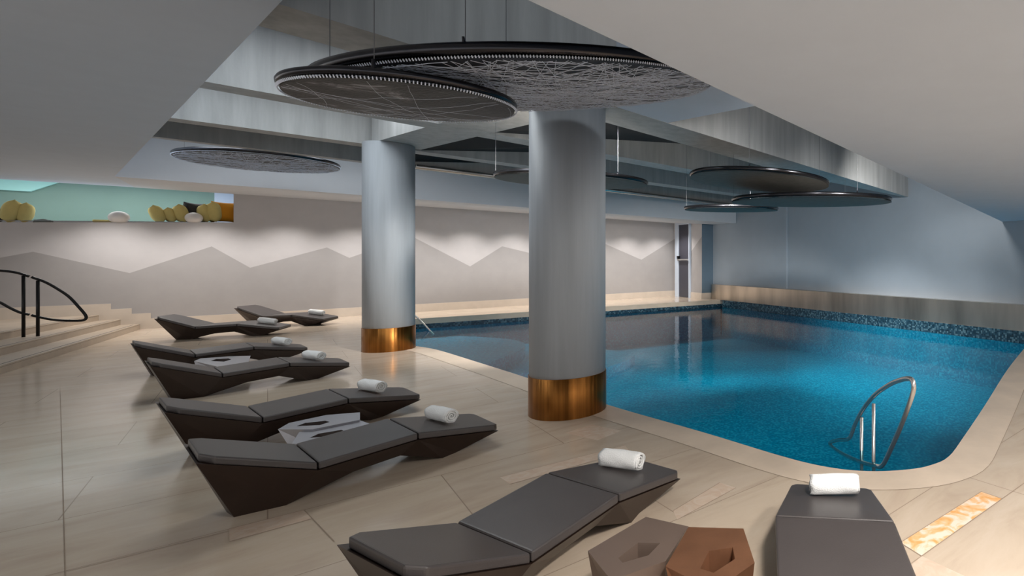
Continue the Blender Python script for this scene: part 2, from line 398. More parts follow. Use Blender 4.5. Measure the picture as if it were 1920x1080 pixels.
# water
bm = new()
vs = [bm.verts.new((p.x, p.y, WZ)) for p in pool]
es = [bm.edges.new((vs[i], vs[(i + 1) % n])) for i in range(n)]
bmesh.ops.triangle_fill(bm, use_beauty=True, edges=es)
for f in bm.faces:
    if f.normal.z < 0: f.normal_flip()
tag(link('pool_water', bm, M['water']), 'clear blue water filling the swimming pool', 'water')

# ------------------------------------------------------------------ mural wall (zig-zag paint, recess opening)
TOP = 4.75
zz = [(-420, 500), (-260, 470), (-120, 505), (62, 472), (243, 512), (397, 462), (469, 502), (613, 464), (655, 483.5), (772, 443), (881.5, 499.5), (941.6, 461.8), (1075, 494), (1118, 450), (1202.5, 487), (1264.9, 448)]
OX = 438.0
def mw(px, py): return on_wall(px, py, MW_A, MW_B)
def plan(px): return ray_line(px, MW_A, MW_B)
xs = sorted(set([p[0] for p in zz] + [OX]))
def zy(x):
    for (a, b), (c, d) in zip(zz[:-1], zz[1:]):
        if a <= x <= c:
            A, B = mw(a, b), mw(c, d); p = plan(x)
            t = (Vector(p) - A.xy).length / (B.xy - A.xy).length
            return A.z + (B.z - A.z) * t
SILL = 416.7
def sillz(x): return mw(max(x, -120), SILL).z
bm = new()
for a, b in zip(xs[:-1], xs[1:]):
    pa, pb = plan(a), plan(b); za, zb = zy(a), zy(b)
    face(bm, [(pa[0], pa[1], -.05), (pb[0], pb[1], -.05), (pb[0], pb[1], zb), (pa[0], pa[1], za)], 1)
    if b <= OX: ta, tb = sillz(a), sillz(b)
    else: ta = tb = TOP
    face(bm, [(pa[0], pa[1], za), (pb[0], pb[1], zb), (pb[0], pb[1], tb), (pa[0], pa[1], ta)], 0)
struct(link('wall_back', bm, [M['mural_upper'], M['mural_lower']]))

# ------------------------------------------------------------------ lit recess behind the opening
bm = new()
x0, x1 = plan(-420), plan(OX); D = -MN * 2.3
zs0, zs1 = sillz(-420), sillz(OX); CZ = 3.7
a0, a1 = Vector(x0), Vector(x1); b0, b1 = a0 + D, a1 + D
zr = lambda v, z: (v.x, v.y, z)
# bench / sill surface
sb = new(); face(sb, [zr(a0, zs0), zr(a1, zs1), zr(b1, zs1), zr(b0, zs0)], 2)
gp = Vector(ray_line(402, b0, b1))
face(bm, [zr(b0, zs0 - .1), zr(gp, zs1 - .1), zr(gp, CZ), zr(b0, CZ)], 0)
face(bm, [zr(gp, zs1 - .1), zr(b1 + MDIR * 1, zs1 - .1), zr(b1 + MDIR * 1, CZ), zr(gp, CZ)], 2)
eb = new(); face(eb, [zr(a1, zs1), zr(b1, zs1), zr(b1, CZ), zr(a1, CZ)])
cb = new(); face(cb, [zr(a0, CZ), zr(a1, CZ), zr(b1, CZ), zr(b0, CZ)])
struct(link('wall_recess_end', eb, M['white_paint'])); struct(link('ceiling_recess', cb, M['white_paint']))
for f in sb.faces: f.material_index = 0
struct(link('trim_sill', sb, M['white_paint']))
struct(link('wall_recess', bm, [M['teal'], M['pale_cyan'], M['white_paint']]))
bm = new()      # pale angular panel high on the recess wall
c0 = b0 + MN * .1; c1 = b1 + MN * .1
pp = [(-60, 330), (112, 341), (56, 359), (-60, 352)]
tp = [on_wall(x, y, c0, c1) for x, y in pp]
fr = [bm.verts.new(v) for v in tp]; bk = [bm.verts.new(v - MN.to_3d() * .09) for v in tp]
bm.faces.new(fr); bm.faces.new(bk[::-1])
for i in range(4): bm.faces.new((fr[i], fr[(i + 1) % 4], bk[(i + 1) % 4], bk[i]))
bmesh.ops.recalc_face_normals(bm, faces=bm.faces[:])
struct(link('trim_recess_panel', bm, M['pale_cyan']))
mid = (a0 + a1) / 2 + D * .5
area('recess_light', (*(a0.lerp(a1, .62) + D * .45), 3.62), 3.5, 42, (1, 1, .96), (0, 0, MANG), .8)

# ------------------------------------------------------------------ return wall, door, right wall
RT_A = MW_B; RT_B = tuple(P(1316, 560.7).xy)
RT_A2 = ray_line(1265, MW_A, MW_B)
def rt(px, py): return on_wall(px, py, RT_A, RT_B)
bm = new()
for a, b, za, zb in ((1265, 1294.6, 448, 473), (1294.6, 1297, 473, 470), (1297, 1316, 470, 443)):
    A, B = rt(a, za), rt(b, zb)
    face(bm, [(A.x, A.y, -.02), (B.x, B.y, -.02), B, A], 1); face(bm, [A, B, (B.x, B.y, TOP), (A.x, A.y, TOP)], 0)
B = Vector(RT_B); C = Vector(RW_A)
face(bm, [(B.x, B.y, -.02), (C.x, C.y, -.02), (C.x, C.y, TOP), (B.x, B.y, TOP)], 2)
struct(link('wall_return', bm, [M['mural_upper'], M['mural_lower'], M['blue_paint']]))
# door set in the return wall
RTD = (Vector(RT_B) - Vector(RT_A)).normalized(); RTN = Vector((RTD.y, -RTD.x))
if RTN.dot(-Vector(RT_A)) < 0: RTN = -RTN
dl, dr = rt(1275, 553), rt(1294.3, 556); dtop = rt(1275, 422).z
door = struct(bpy.data.objects.new('door_1', None)); COL.objects.link(door)
door['label'] = 'dark grey exit door with a push bar in the far corner'
def obox(bm, A, B, z0, z1, nrm, d0, d1, mi=0):
    A, B = Vector(A[:2]), Vector(B[:2])
    prism(bm, [A + nrm * d0, B + nrm * d0, B + nrm * d1, A + nrm * d1], z0, z1, mi)
bm = new(); obox(bm, dl, dr, .01, dtop, RTN, .01, .05); link('door_leaf', bm, M['door_grey'], door)
bm = new(); e = RTD * .2
obox(bm, dl.xy - RTD * .28, dl.xy, 0, dtop + .16, RTN, 0, .09); obox(bm, dl.xy, dr.xy, dtop, dtop + .16, RTN, 0, .09); obox(bm, dr.xy, dr.xy + RTD * .06, 0, dtop + .16, RTN, 0, .09)
link('door_frame', bm, M['white_paint'], door)
bm = new(); zb = rt(1285, 487).z; tube(bm, [(*(dl.xy + RTN * .12), zb), (*(dr.xy + RTN * .12), zb)], .035, 8)
obox(bm, dl.xy, dl.xy + RTD * .06, zb - .05, zb + .1, RTN, .05, .13)
link('push_bar', bm, M['chrome'], door)
bm = new(); obox(bm, dl.xy, dl.xy + RTD * .1, zb + .04, zb + .16, RTN, .05, .16); link('door_handle', bm, M['black_metal'], door)

SEAM = 1474
bm = new()
sA = Vector(ray_line(SEAM, RW_A, RW_B)); RB = Vector(RW_B)
face(bm, [zr(Vector(RW_A), -2), zr(sA, -2), zr(sA, TOP), zr(Vector(RW_A), TOP)])
o1 = sA - RN * .07
face(bm, [zr(sA, -2), zr(o1, -2), zr(o1, TOP), zr(sA, TOP)])
face(bm, [zr(o1, -2), zr(RB - RN * .07, -2), zr(RB - RN * .07, TOP), zr(o1, TOP)])
struct(link('wall_right', bm, M['right_wall']))
# metal band along the right wall
bm = new(); s0 = Vector(RW_A) + RDIR * .12; s1 = Vector(RW_A) + RDIR * 20
prism(bm, [s0 - RN * .1, s1 - RN * .1, s1 + RN * .16, s0 + RN * .16], .0, .60)
for k in range(1, 9):
    pass
struct(link('trim_1', bm, M['steel_band']))
bm = new()       # mosaic rim below the band, in front of the wall down to the water
prism(bm, [s0 - RN * .1, s1 - RN * .1, s1 + RN * .15, s0 + RN * .15], -1.4, .0)
struct(link('trim_2', bm, M['rim_mosaic']))
# skirtings
def skirt(A, B, nrm, z0=0, h=.245, th=.02, bm=None):
    obox(bm, A, B, z0, z0 + h, nrm, 0, th)
bm = new(); skirt(plan(283), plan(1265), MN, bm=bm)
for a, b, z in ((247, 283, .13), (208, 247, .26), (-420, 208, .39)): skirt(plan(a), plan(b), MN, 0, z + .245, bm=bm)
struct(link('baseboard_back', bm, M['skirting']))
bm = new(); skirt(dr.xy + RTD * .06, RT_B, RTN, bm=bm)
cn = (C - B).normalized(); nn = Vector((cn.y, -cn.x)); nn = nn if nn.dot(-B) > 0 else -nn
skirt(B, C, nn, bm=bm)
struct(link('baseboard_return', bm, M['skirting']))

# ------------------------------------------------------------------ ceilings
LZ, RZ = 3.36, 2.57
E1, E2 = P(215, 331, LZ).xy, P(530, 0, LZ).xy
G1, G2 = P(990, 0, RZ).xy, P(1880, 416, RZ).xy
Q = Vector(isect(E1, E2, G1, G2)); gd = (G2 - G1).normalized()
Qb = Q - gd * 8
G3 = Vector(isect(G1, G2, RW_A, RW_B)) + gd * .05
M1 = Vector(isect(E1, E1 - MN, MW_A, MW_B)); M0 = Vector(plan(-420))
bm = new(); prism(bm, [E1, Q, Qb, Vector((-22, -4)), M0 - MN * .0, M1], LZ, TOP + .05)
struct(link('ceiling_left', bm, M['white_paint']))
bm = new(); prism(bm, [Q, G1, G2, G3, RB, Vector((12, -4)), Qb], RZ, TOP + .1)
struct(link('ceiling_right', bm, M['white_paint']))
# ledge along the mural wall
Rn3 = on_wall(1380, 418.5, RW_A, RW_B)
mz = mw(1264, 418.6).z
bm = new()
prism(bm, [E1, Rn3.xy, Vector(RW_A), Vector(RT_B), Vector(MW_B) - MN * .05, M1 - MN * .05], [LZ, Rn3.z, Rn3.z + .02, Rn3.z + .03, mz, LZ], TOP)
struct(link('ceiling_ledge', bm, M['ledge_paint']))
# slab over the coffers
bm = new(); prism(bm, [Vector((-24, -4)), Vector((14, -4)), Vector((14, 26)), Vector((-24, 26))], TOP, TOP + .2)
struct(link('ceiling', bm, M['void_shade_black']))

# beams
def beam(near2, far2, z, name='ceiling_beam', ext=(0, 0), top=TOP):
    n0, n1 = P(*near2[0], z).xy, P(*near2[1], z).xy; f0, f1 = P(*far2[0], z).xy, P(*far2[1], z).xy
    dn = (n1 - n0).normalized(); df = (f1 - f0).normalized()
    n0 -= dn * ext[0]; f0 -= df * ext[0]; n1 += dn * ext[1]; f1 += df * ext[1]
    bm = new(); prism(bm, [n0, n1, f1, f0], z, top)
    return struct(link(name, bm, M['beam_stucco'])), (n0, n1, f0, f1)
B1z, B2z, B4z = 3.40, 3.79, 3.70
_, b1 = beam([(525, 8), (1721, 375)], [(487, 49), (1485, 327)], B1z, ext=(1.2, 0))
_, b2 = beam([(385, 153), (1131, 288)], [(375, 164.6), (1268, 322)], B2z, ext=(1.5, 4))
_, b3 = beam([(322, 221), (1371, 362)], [(314.6, 227), (1371, 367)], B2z, ext=(1.5, 2))
_, b4 = beam([(287, 256), (1389, 386)], [(280, 258), (1389, 390)], B4z, ext=(1.5, .4))
# cross beam over the columns
cl0, cl1 = P(697, 268, B2z).xy, P(795, 240, B2z).xy; cr0, cr1 = P(790, 281, B2z).xy, P(987, 235, B2z).xy
e0 = Vector(isect(cl0, cl1, b1[2], b1[3])); e1 = Vector(isect(cr0, cr1, b1[2], b1[3]))
bm = new(); prism(bm, [cl0, cr0, e1, e0], B2z + .004, TOP)
struct(link('ceiling_beam', bm, M['beam_stucco']))
e2 = Vector(isect(cl0, cl1, b1[0], b1[1])); e3 = Vector(isect(cr0, cr1, b1[0], b1[1])); cd = (cl1 - cl0).normalized()
bm = new(); prism(bm, [e2, e3, e3 + cd * 4, e2 + cd * 4], B1z + .004, TOP)
struct(link('ceiling_beam', bm, M['white_paint']))
# black infill panels added to imitate shade in the bays beyond the cross beam
def shade_infill(pn, pf, z0, z1):
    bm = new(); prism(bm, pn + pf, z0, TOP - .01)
    struct(link('ceiling_shade_panel', bm, M['void_shade_black']))
def on_line(px, py, A, B): return on_wall(px, py, A, B)
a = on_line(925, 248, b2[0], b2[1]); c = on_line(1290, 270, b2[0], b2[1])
shade_infill([e1, b1[3]], [c.xy, a.xy], [4.25, 4.4, c.z, a.z], 0)
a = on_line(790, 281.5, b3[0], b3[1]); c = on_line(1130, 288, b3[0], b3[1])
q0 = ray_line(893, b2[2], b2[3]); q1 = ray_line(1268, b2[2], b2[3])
shade_infill([Vector(q0), Vector(q1)], [c.xy, a.xy], [4.25, 4.5, c.z, a.z], 0)
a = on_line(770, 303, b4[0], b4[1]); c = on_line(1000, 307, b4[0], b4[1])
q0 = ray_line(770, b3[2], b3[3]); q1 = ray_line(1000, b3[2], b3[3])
shade_infill([Vector(q0), Vector(q1)], [c.xy, a.xy], [4.3, 4.4, c.z, a.z], 0)
# bright metal rail on the ledge beam
a = on_line(779, 313, b4[0], b4[1]); c = on_line(1389, 387, b4[0], b4[1])
bm = new(); off3 = Vector((.05, -.06, 0)); tube(bm, [a + off3, c + off3], .05, 10)
tag(link('ceiling_rail', bm, M['chrome'], smooth=True), 'long polished metal rail running under the far ceiling beam', 'rail')

# ------------------------------------------------------------------ columns
def column(c, r, h, label):
    t = empty('column', (c[0], c[1], 0), 0, label, 'column', None)
    bm = new(); bmesh.ops.create_cone(bm, cap_ends=True, segments=96, radius1=r, radius2=r, depth=h - .40, matrix=Matrix.Translation((0, 0, .40 + (h - .40) / 2)))
    o = link('shaft', bm, M['column_stucco'], t)
    for p in o.data.polygons: p.use_smooth = len(p.vertices) == 4
    hb = .427
    bm = new(); bmesh.ops.create_cone(bm, cap_ends=True, segments=96, radius1=r + .008, radius2=r + .008, depth=hb, matrix=Matrix.Translation((0, 0, hb / 2)))
    o = link('base_band', bm, M['brass_column'], t); o['label'] = 'polished bronze base band'
    for p in o.data.polygons: p.use_smooth = len(p.vertices) == 4
    return t
column((-2.469, 5.718), .392, B1z, 'grey round column with bronze base, nearer and wider one beside the pool')
column((-7.441, 9.521), .392, B2z, 'grey round column with bronze base, farther and narrower one at the shallow end')

# ------------------------------------------------------------------ steps at the left
st = []
bm = new()
def wallpt(px): return Vector(plan(px))
s1a, s1b = P(-40, 699, .13).xy, wallpt(263)
def edge(pxa, pya, z, wx):
    A = P(pxa, pya, z).xy; B = wallpt(wx); d = (A - B).normalized(); return B, B + d * 11
for (pa, z, wx) in (((0, 686), .13, 263), ((0, 652), .26, 227), ((0, 624), .39, 186)):
    B_, A_ = edge(pa[0], pa[1], z, wx)
    prism(bm, [B_, A_, A_ + Vector((-9, 0)), Vector(plan(-420)) + Vector((-3, 0)), Vector(plan(-420))], 0 if z < .2 else z - .131, z)
    # nosing groove
    d = (A_ - B_).normalized(); inn = Vector((d.y, -d.x)); inn = inn if inn.x < 0 else -inn
    for k, o_ in enumerate((.05,)):
        p0, p1 = B_ + inn * o_ + d * .2, A_ + inn * o_
        wv = inn * .016
        face(bm, [zr(p0, z + .001), zr(p1, z + .001), zr(p1 + wv, z + .001), zr(p0 + wv, z + .001)], 1)
    p0, p1 = B_ - inn * .002 , A_ - inn * .002
    face(bm, [zr(p0, z - .025), zr(p1, z - .025), zr(p1, z - .022), zr(p0, z - .022)], 1)
struct(link('entry_steps', bm, [M['step_stone'], M['seam']]))

# handrail on the steps
hp = P(44, 632, .26); hd = Vector((.757, .654)); HA = hp.xy; HB = HA + hd
rl = empty('handrail', (hp.x, hp.y, .26), 0, 'black leaf-shaped metal handrail standing on the left steps', 'handrail')
def rel(v): return v - Vector((hp.x, hp.y, .26))
hr = lambda px, py: rel(on_wall(px, py, HA, HB))
loopA = [hr(x, y) for x, y in ((59, 519.5), (85, 529), (110, 543), (130, 557), (147, 575), (159, 589), (161.5, 596), (156, 600.5), (140, 601.5), (110, 600.5), (85, 597), (59, 591))]
loopB = [hr(x, y) for x, y in ((55, 518.5), (30, 511), (0, 507.5), (-30, 507), (-60, 512), (-85, 523), (-95, 535), (-85, 545), (-50, 553), (-20, 560), (0, 567), (20, 578), (38, 586), (55, 590))]
bm = new(); tube(bm, smooth_path(loopA, 6), .022, 10); link('rail_loop', bm, M['black_metal'], rl, True)
bm = new(); tube(bm, smooth_path(loopB, 6), .022, 10); link('rail_loop', bm, M['black_metal'], rl, True)
for px, ptop, pb in ((44, 517, 632), (71, 526, 630.5)):
    t0 = hr(px, ptop); b_ = hr(px, pb)
    bm = new(); tube(bm, [b_, t0], .022, 10); link('post', bm, M['black_metal'], rl, True)

# ------------------------------------------------------------------ pool grab rails
A_ = P(1592, 822, WZ); Bq = P(1650, 876, WZ)
GA, GB = A_.xy, Bq.xy
gr = empty('pool_rail', (Bq.x, Bq.y, WZ), 0, 'polished steel leaf-shaped grab rail standing in the near pool corner', 'rail')
base = Vector((Bq.x, Bq.y, WZ)); gp_ = lambda px, py: on_wall(px, py, GA, GB) - base
lp = [gp_(x, y) for x, y in ((1655, 872), (1672, 838), (1690, 797), (1705, 757), (1713, 730), (1711, 714), (1703, 710), (1690, 712), (1668, 721), (1640, 741), (1618, 768), (1603, 796), (1592, 822))]
lp2 = lp + [gp_(x, y) for x, y in ((1572, 825), (1556, 831), (1566, 842), (1590, 856), (1615, 866), (1640, 873))]
bm = new(); tube(bm, smooth_path(lp2, 8, True), .021, 12, closed=True); link('rail_loop', bm, M['chrome'], gr, True)
for px, pt in ((1615.5, 783), (1638, 757)):
    t0 = gp_(px, pt); b_ = Vector((t0.x, t0.y, BZ - WZ))
    bm = new(); tube(bm, [b_, t0], .018, 10); link('post', bm, M['chrome'], gr, True)
# far rail beside the second column
p0 = P(806, 620, WZ); p1 = P(776, 590, .15)
fr_ = empty('pool_rail', (p0.x, p0.y, WZ), 0, 'slim steel grab rail sloping into the pool behind the farther column', 'rail')
q1_ = Vector((-8.75, 11.6, .12)); q0_ = P(806, 620, WZ)
k = (776 - CX) / F; yy = q0_.y; 
top = Vector((k * yy, yy, HC - (590 - HY) * yy / F))
bm = new(); tube(bm, smooth_path([q0_ - q0_ + (q0_ - top) * .25, Vector((0, 0, 0)), top - q0_, top - q0_ + Vector((-.25, .0, .04)), top - q0_ + Vector((-.4, 0, -.1)), top - q0_ + Vector((-.42, 0, -.5))], 6), .022, 10)
link('rail_tube', bm, M['chrome'], fr_, True)
bm = new(); b_ = top - q0_ + Vector((.02, 0, 0)); tube(bm, [b_, Vector((b_.x, b_.y, -1.1))], .02, 8); link('post', bm, M['chrome'], fr_, True)

# ------------------------------------------------------------------ sun loungers
TP = {('H', 1): (.06, .25, .515), ('H', -1): (0, -.29, .515), ('1', 1): (.627, .335, .276), ('1', -1): (.557, -.282, .276),
      ('2', 1): (1.244, .346, .30), ('2', -1): (1.177, -.289, .295), ('3', 1): (1.90, .235, .185), ('3', -1): (1.834, -.285, .175)}
TP = {k: Vector(v) for k, v in TP.items()}
TH = .052
def pad(a, b):
    # closed cushion slab between stations a and b, chamfered at the ends
    bm = new(); A, B_, C_, D_ = TP[(a, 1)], TP[(a, -1)], TP[(b, -1)], TP[(b, 1)]
    g = .004; dx = Vector((g, 0, 0))
    topv = [A.copy(), B_.copy(), C_.copy(), D_.copy()]
    if a != 'H': topv[0] += dx; topv[1] += dx
    if b != '3': topv[2] -= dx; topv[3] -= dx
    poly = []
    if a == 'H':
        c = .10; e = (topv[1] - topv[0]).normalized()
        poly += [topv[0] + (topv[3] - topv[0]).normalized() * .07, topv[0] + e * .05, topv[1] - e * .05, topv[1] + (topv[2] - topv[1]).normalized() * .07]
    else: poly += [topv[0], topv[1]]
    if b == '3':
        e = (topv[3] - topv[2]).normalized()
        poly += [topv[2] - (topv[2] - topv[1]).normalized() * .04, topv[2] + e * .03, topv[3] - e * .03, topv[3] - (topv[3] - topv[0]).normalized() * .04]
    else: poly += [topv[2], topv[3]]
    lo = [v - Vector((0, 0, TH)) for v in poly]
    t = [bm.verts.new(v) for v in poly]; l = [bm.verts.new(v) for v in lo]; k = len(t)
    bm.faces.new(t); bm.faces.new(l[::-1])
    for i in range(k): bm.faces.new((t[i], l[i], l[(i + 1) % k], t[(i + 1) % k]))
    bmesh.ops.recalc_face_normals(bm, faces=bm.faces[:])
    bevel(bm, .014, 3, .6)
    return bm
def shell():
    bm = new(); V = {}
    dz = Vector((0, 0, TH + .004))
    for (s, sd), v in TP.items():
        q = v - dz; 
        if s == 'H': q = q + Vector((-.015, .012 * sd, .012))
        V[(s, sd)] = q
    ex = {'a': (.20, .07, 0), 'b': (.43, .15, 0), 'c': (.80, .17, .10), 'm': (1.10, .18, .12), 'd': (1.40, .20, 0), 'e': (1.52, .17, 0)}
    for k, v in ex.items():
        for sd in (1, -1): V[(k, sd)] = Vector((v[0], v[1] * sd, v[2]))
    B = {k: bm.verts.new(v) for k, v in V.items()}
    def fc(*ks):
        bm.faces.new([B[k] for k in ks])
    for sd in (1, -1):
        s = lambda n: (n, sd)
        fc(s('H'), s('1'), s('b'), s('a')); fc(s('1'), s('c'), s('b')); fc(s('1'), s('2'), s('c')); fc(s('2'), s('m'), s('c'))
        fc(s('2'), s('d'), s('m')); fc(s('2'), s('e'), s('d')); fc(s('2'), s('3'), s('e'))
    def br(n, m): fc((n, 1), (n, -1), (m, -1), (m, 1))
    for n_, m_ in (('H', 'a'), ('a', 'b'), ('b', 'c'), ('c', 'm'), ('m', 'd'), ('d', 'e'), ('e', '3'), ('H', '1'), ('1', '2'), ('2', '3')): br(n_, m_)
    bmesh.ops.recalc_face_normals(bm, faces=bm.faces[:])
    return bm
def make_lounger():
    t = bpy.data.objects.new('sun_lounger', None); COL.objects.link(t)
    link('base_shell', shell(), M['bronze_lacquer'], t)
    link('head_cushion', pad('H', '1'), M['leather'], t); link('seat_cushion', pad('1', '2'), M['leather'], t); link('foot_cushion', pad('2', '3'), M['leather'], t)
    return t
proto = make_lounger()
def copy_tree(o, parent=None):
    c = o.copy(); COL.objects.link(c); c.parent = parent
    for ch in list(o.children): copy_tree(ch, c)
    return c
LG = {'F': (-1.710, 2.054, 1.198), 'N': (.305, 1.545, 1.599), 'L5': (-3.794, 3.211, 1.066), 'L4': (-5.211, 4.211, 1.082), 'L3': (-7.494, 5.951, 1.077),
      'L2': (-9.294, 7.212, 1.067), 'L1': (-12.907, 10.568, .492), 'L0': (-13.501, 12.709, .178)}
LLAB = {'F': 'dark grey cushioned faceted lounger, large in the foreground beside the copper stool',
        'N': 'grey-taupe cushioned lounger seen lengthwise, cut by the bottom edge, before the pool rail',
        'L5': 'dark faceted lounger nearest the camera in the left row, silver stools behind it',
        'L4': 'dark faceted lounger in the left row just behind the silver stools',
        'L3': 'dark faceted lounger in the left row, third from the camera, overlapping the one behind',
        'L2': 'dark faceted lounger in the left row, mostly hidden behind the overlapping third one',
        'L1': 'dark faceted lounger beside the end of the left steps, turned towards the mural wall',
        'L0': 'brown faceted lounger farthest away, closest to the mural wall'}
first = True
for k, (x, y, a) in LG.items():
    o = proto if first else copy_tree(proto); first = False
    o.location = (x, y, 0); o.rotation_euler = (0, 0, a)
    tag(o, LLAB[k], 'lounger', 'faceted sun loungers around the pool')

# ------------------------------------------------------------------ rolled towels
def towel_parts():
    L, R = .30, .062
    bm = new(); n = 40; rings = []
    for i in range(13):
        x = -L / 2 + L * i / 12; ring = []
        endf = 1 - .07 * (abs(2 * i / 12 - 1) ** 10)
        for k in range(n):
            a = 2 * math.pi * k / n
            rr = R * endf * (1 + .022 * math.sin(3 * a + i * .5) + .016 * math.sin(5 * a - i * .9))
            if k == 0: rr *= 1.07
            z = rr * math.sin(a); z = max(z, -R * .86)
            ring.append(bm.verts.new((x + .004 * math.sin(4 * a), rr * math.cos(a), z + R * .86)))
        rings.append(ring)
    for i in range(12):
        for k in range(n): bm.faces.new((rings[i][k], rings[i][(k + 1) % n], rings[i + 1][(k + 1) % n], rings[i + 1][k]))
    for rg, s in ((rings[0], -1), (rings[-1], 1)):
        c = bm.verts.new((s * (L / 2 - .035), 0, R * .86))
        for k in range(n):
            f = (rg[k], rg[(k + 1) % n], c); bm.faces.new(f if s > 0 else f[::-1])
    # spiral end folds
    bm2 = new()
    for s in (1,):
        pts = []
        for k in range(60):
            t = k / 59; a = t * 2 * math.pi * 2.6; r = .008 + (R * .90 - .008) * t
            pts.append((s * (L / 2 - .004 - .006 * (1 - t)), r * math.cos(a), max(r * math.sin(a), -R * .8) + R * .86))
        tube(bm2, pts, .0062, 6)
    return bm, bm2
def make_towel():
    t = bpy.data.objects.new('rolled_towel', None); COL.objects.link(t)
    a, b = towel_parts(); link('roll', a, M['towel'], t, True); link('spiral_fold', b, M['towel'], t, True)
    return t
tw = make_towel(); first = True
def top_z(lx, ly):
    A, B_ = TP[('2', 1)], TP[('3', 1)]; t = (lx - A.x) / (B_.x - A.x); return A.z + (B_.z - A.z) * t
def place_towel(k, lx, ly, rot, label):
    global first
    o = tw if first else copy_tree(tw); first = False
    x, y, a = LG[k]; c, s = math.cos(a), math.sin(a)
    o.location = (x + c * lx - s * ly, y + s * lx + c * ly, top_z(lx, ly) + .004)
    pit = math.atan2(.115, .657)
    o.rotation_euler = (Matrix.Rotation(a, 3, 'Z') @ Matrix.Rotation(pit, 3, 'Y') @ Matrix.Rotation(rot, 3, 'Z')).to_euler()
    tag(o, label, 'towel', 'rolled white towels on the loungers')
TROT = math.radians(80)
for k, lx, ly, r_, lab in (
    ('F', 1.60, .05, -1.45, 'rolled white towel on the large foreground lounger beside the copper stool'),
    ('N', 1.64, -.02, -1.57, 'rolled white towel lying crosswise on the foreground lounger cut by the bottom edge'),
    ('L5', 1.50, .03, -1.50, 'rolled white towel on the nearest lounger of the left row'),
    ('L4', 1.50, .03, -1.42, 'rolled white towel on the lounger just behind the silver stools'),
    ('L3', 1.52, .02, -1.33, 'rolled white towel on the third lounger of the left row'),
    ('L2', 1.58, .02, -1.3, 'rolled white towel on the mostly hidden fourth lounger of the left row'),
    ('L1', 1.55, .03, 3.0, 'rolled white towel on the lounger beside the end of the steps'),
    ('L0', 1.50, .05, .12, 'rolled white towel on the farthest lounger by the mural wall')):
    place_towel(k, lx, ly, r_, lab)

# ------------------------------------------------------------------ pentagonal stools
def stool(top, hole, z, m, label, group=None, taper=.72):
    T = [Vector((p[0], p[1])) for p in top]; Hh = [Vector((p[0], p[1])) for p in hole]
    c = sum(T, Vector((0, 0))) / len(T)
    t = empty('side_table', (c.x, c.y, 0), 0, label, 'stool', group)
    T = [p - c for p in T]; Hh = [p - c for p in Hh]; ch = sum(Hh, Vector((0, 0))) / len(Hh)
    bm = new(); n = len(T)
    vt = [bm.verts.new((p.x, p.y, z)) for p in T]; vh = [bm.verts.new((p.x, p.y, z)) for p in Hh]
    R = Matrix.Rotation(.35, 2)
    vm = [bm.verts.new((*(p * 1.0), z - .05)) for p in T]
    vb = [bm.verts.new((*(R @ (p * taper)), 0)) for p in T]
    es = [bm.edges.new((vt[i], vt[(i + 1) % n])) for i in range(n)] + [bm.edges.new((vh[i], vh[(i + 1) % len(vh)])) for i in range(len(vh))]
    bmesh.ops.triangle_fill(bm, use_beauty=True, edges=es)
    for i in range(n):
        j = (i + 1) % n
        bm.faces.new((vt[i], vt[j], vb[j], vb[i]) if False else (vt[i], vt[j], vb[i])); bm.faces.new((vt[j], vb[j], vb[i]))
    for v in vm: bm.verts.remove(v)
    bm.faces.new(vb)
    bmesh.ops.recalc_face_normals(bm, faces=bm.faces[:])
    link('body', bm, m, t)
    bm = new(); k = len(Hh)
    a = [bm.verts.new((p.x, p.y, z)) for p in Hh]; b = [bm.verts.new((*(ch + (p - ch) * .62), z - min(.26, z * .7))) for p in Hh]
    for i in range(k): bm.faces.new((a[i], b[i], b[(i + 1) % k], a[(i + 1) % k]))
    bm.faces.new(b)
    for f in bm.faces: pass
    bmesh.ops.recalc_face_normals(bm, faces=bm.faces[:])
    for f in bm.faces: f.normal_flip()
    link('recess', bm, M['dark_inside'] if m is M['silver_lacquer'] else m, t)
    return t
z = .36
g = 'faceted pentagonal stools with a pentagonal recess'
pz = lambda l, z: [P(x, y, z).xy for x, y in l]
stool(pz([(1211, 969), (1291, 987), (1248, 1052), (1146, 1088), (1102, 1033)], z), pz([(1196, 1017.5), (1238, 1018), (1216, 1041), (1167.5, 1055), (1159, 1046)], z), z, M['taupe'],
      'taupe pentagonal stool with a pentagonal recess, between the foreground lounger and the copper stool', g)
z = .375
stool(pz([(1291, 988), (1394, 991), (1415, 1055), (1340, 1108), (1248, 1062)], z), pz([(1329, 1033), (1374, 1026), (1378, 1048), (1338, 1074), (1313, 1066)], z), z, M['copper'],
      'copper pentagonal stool with a pentagonal recess in the foreground', g)
z = .22
stool(pz([(521, 805), (542, 793), (612, 778), (675, 773), (675, 787), (585, 805)], z), pz([(556, 799), (572, 793), (610, 789), (618, 791), (600, 797)], z), z, M['silver_lacquer'],
      'silver grey stool behind the nearest left-row lounger, the farther of the silver pair', g)
stool(pz([(547, 832), (561, 810), (675, 788), (701, 797), (655, 812), (575, 834)], z - .02), pz([(580, 821), (598, 813), (640, 806), (648, 809), (628, 817)], z - .02), z - .02, M['silver_lacquer'],
      'silver grey stool behind the nearest left-row lounger, the nearer of the silver pair', g)
stool(pz([(364, 677), (376, 672), (430, 668), (470, 667), (466, 679), (410, 688)], z), pz([(395, 677), (405, 673), (428, 672), (434, 674), (420, 678)], z), z, M['silver_lacquer'],
      'silver grey stool between the third and fourth loungers of the left row', g)

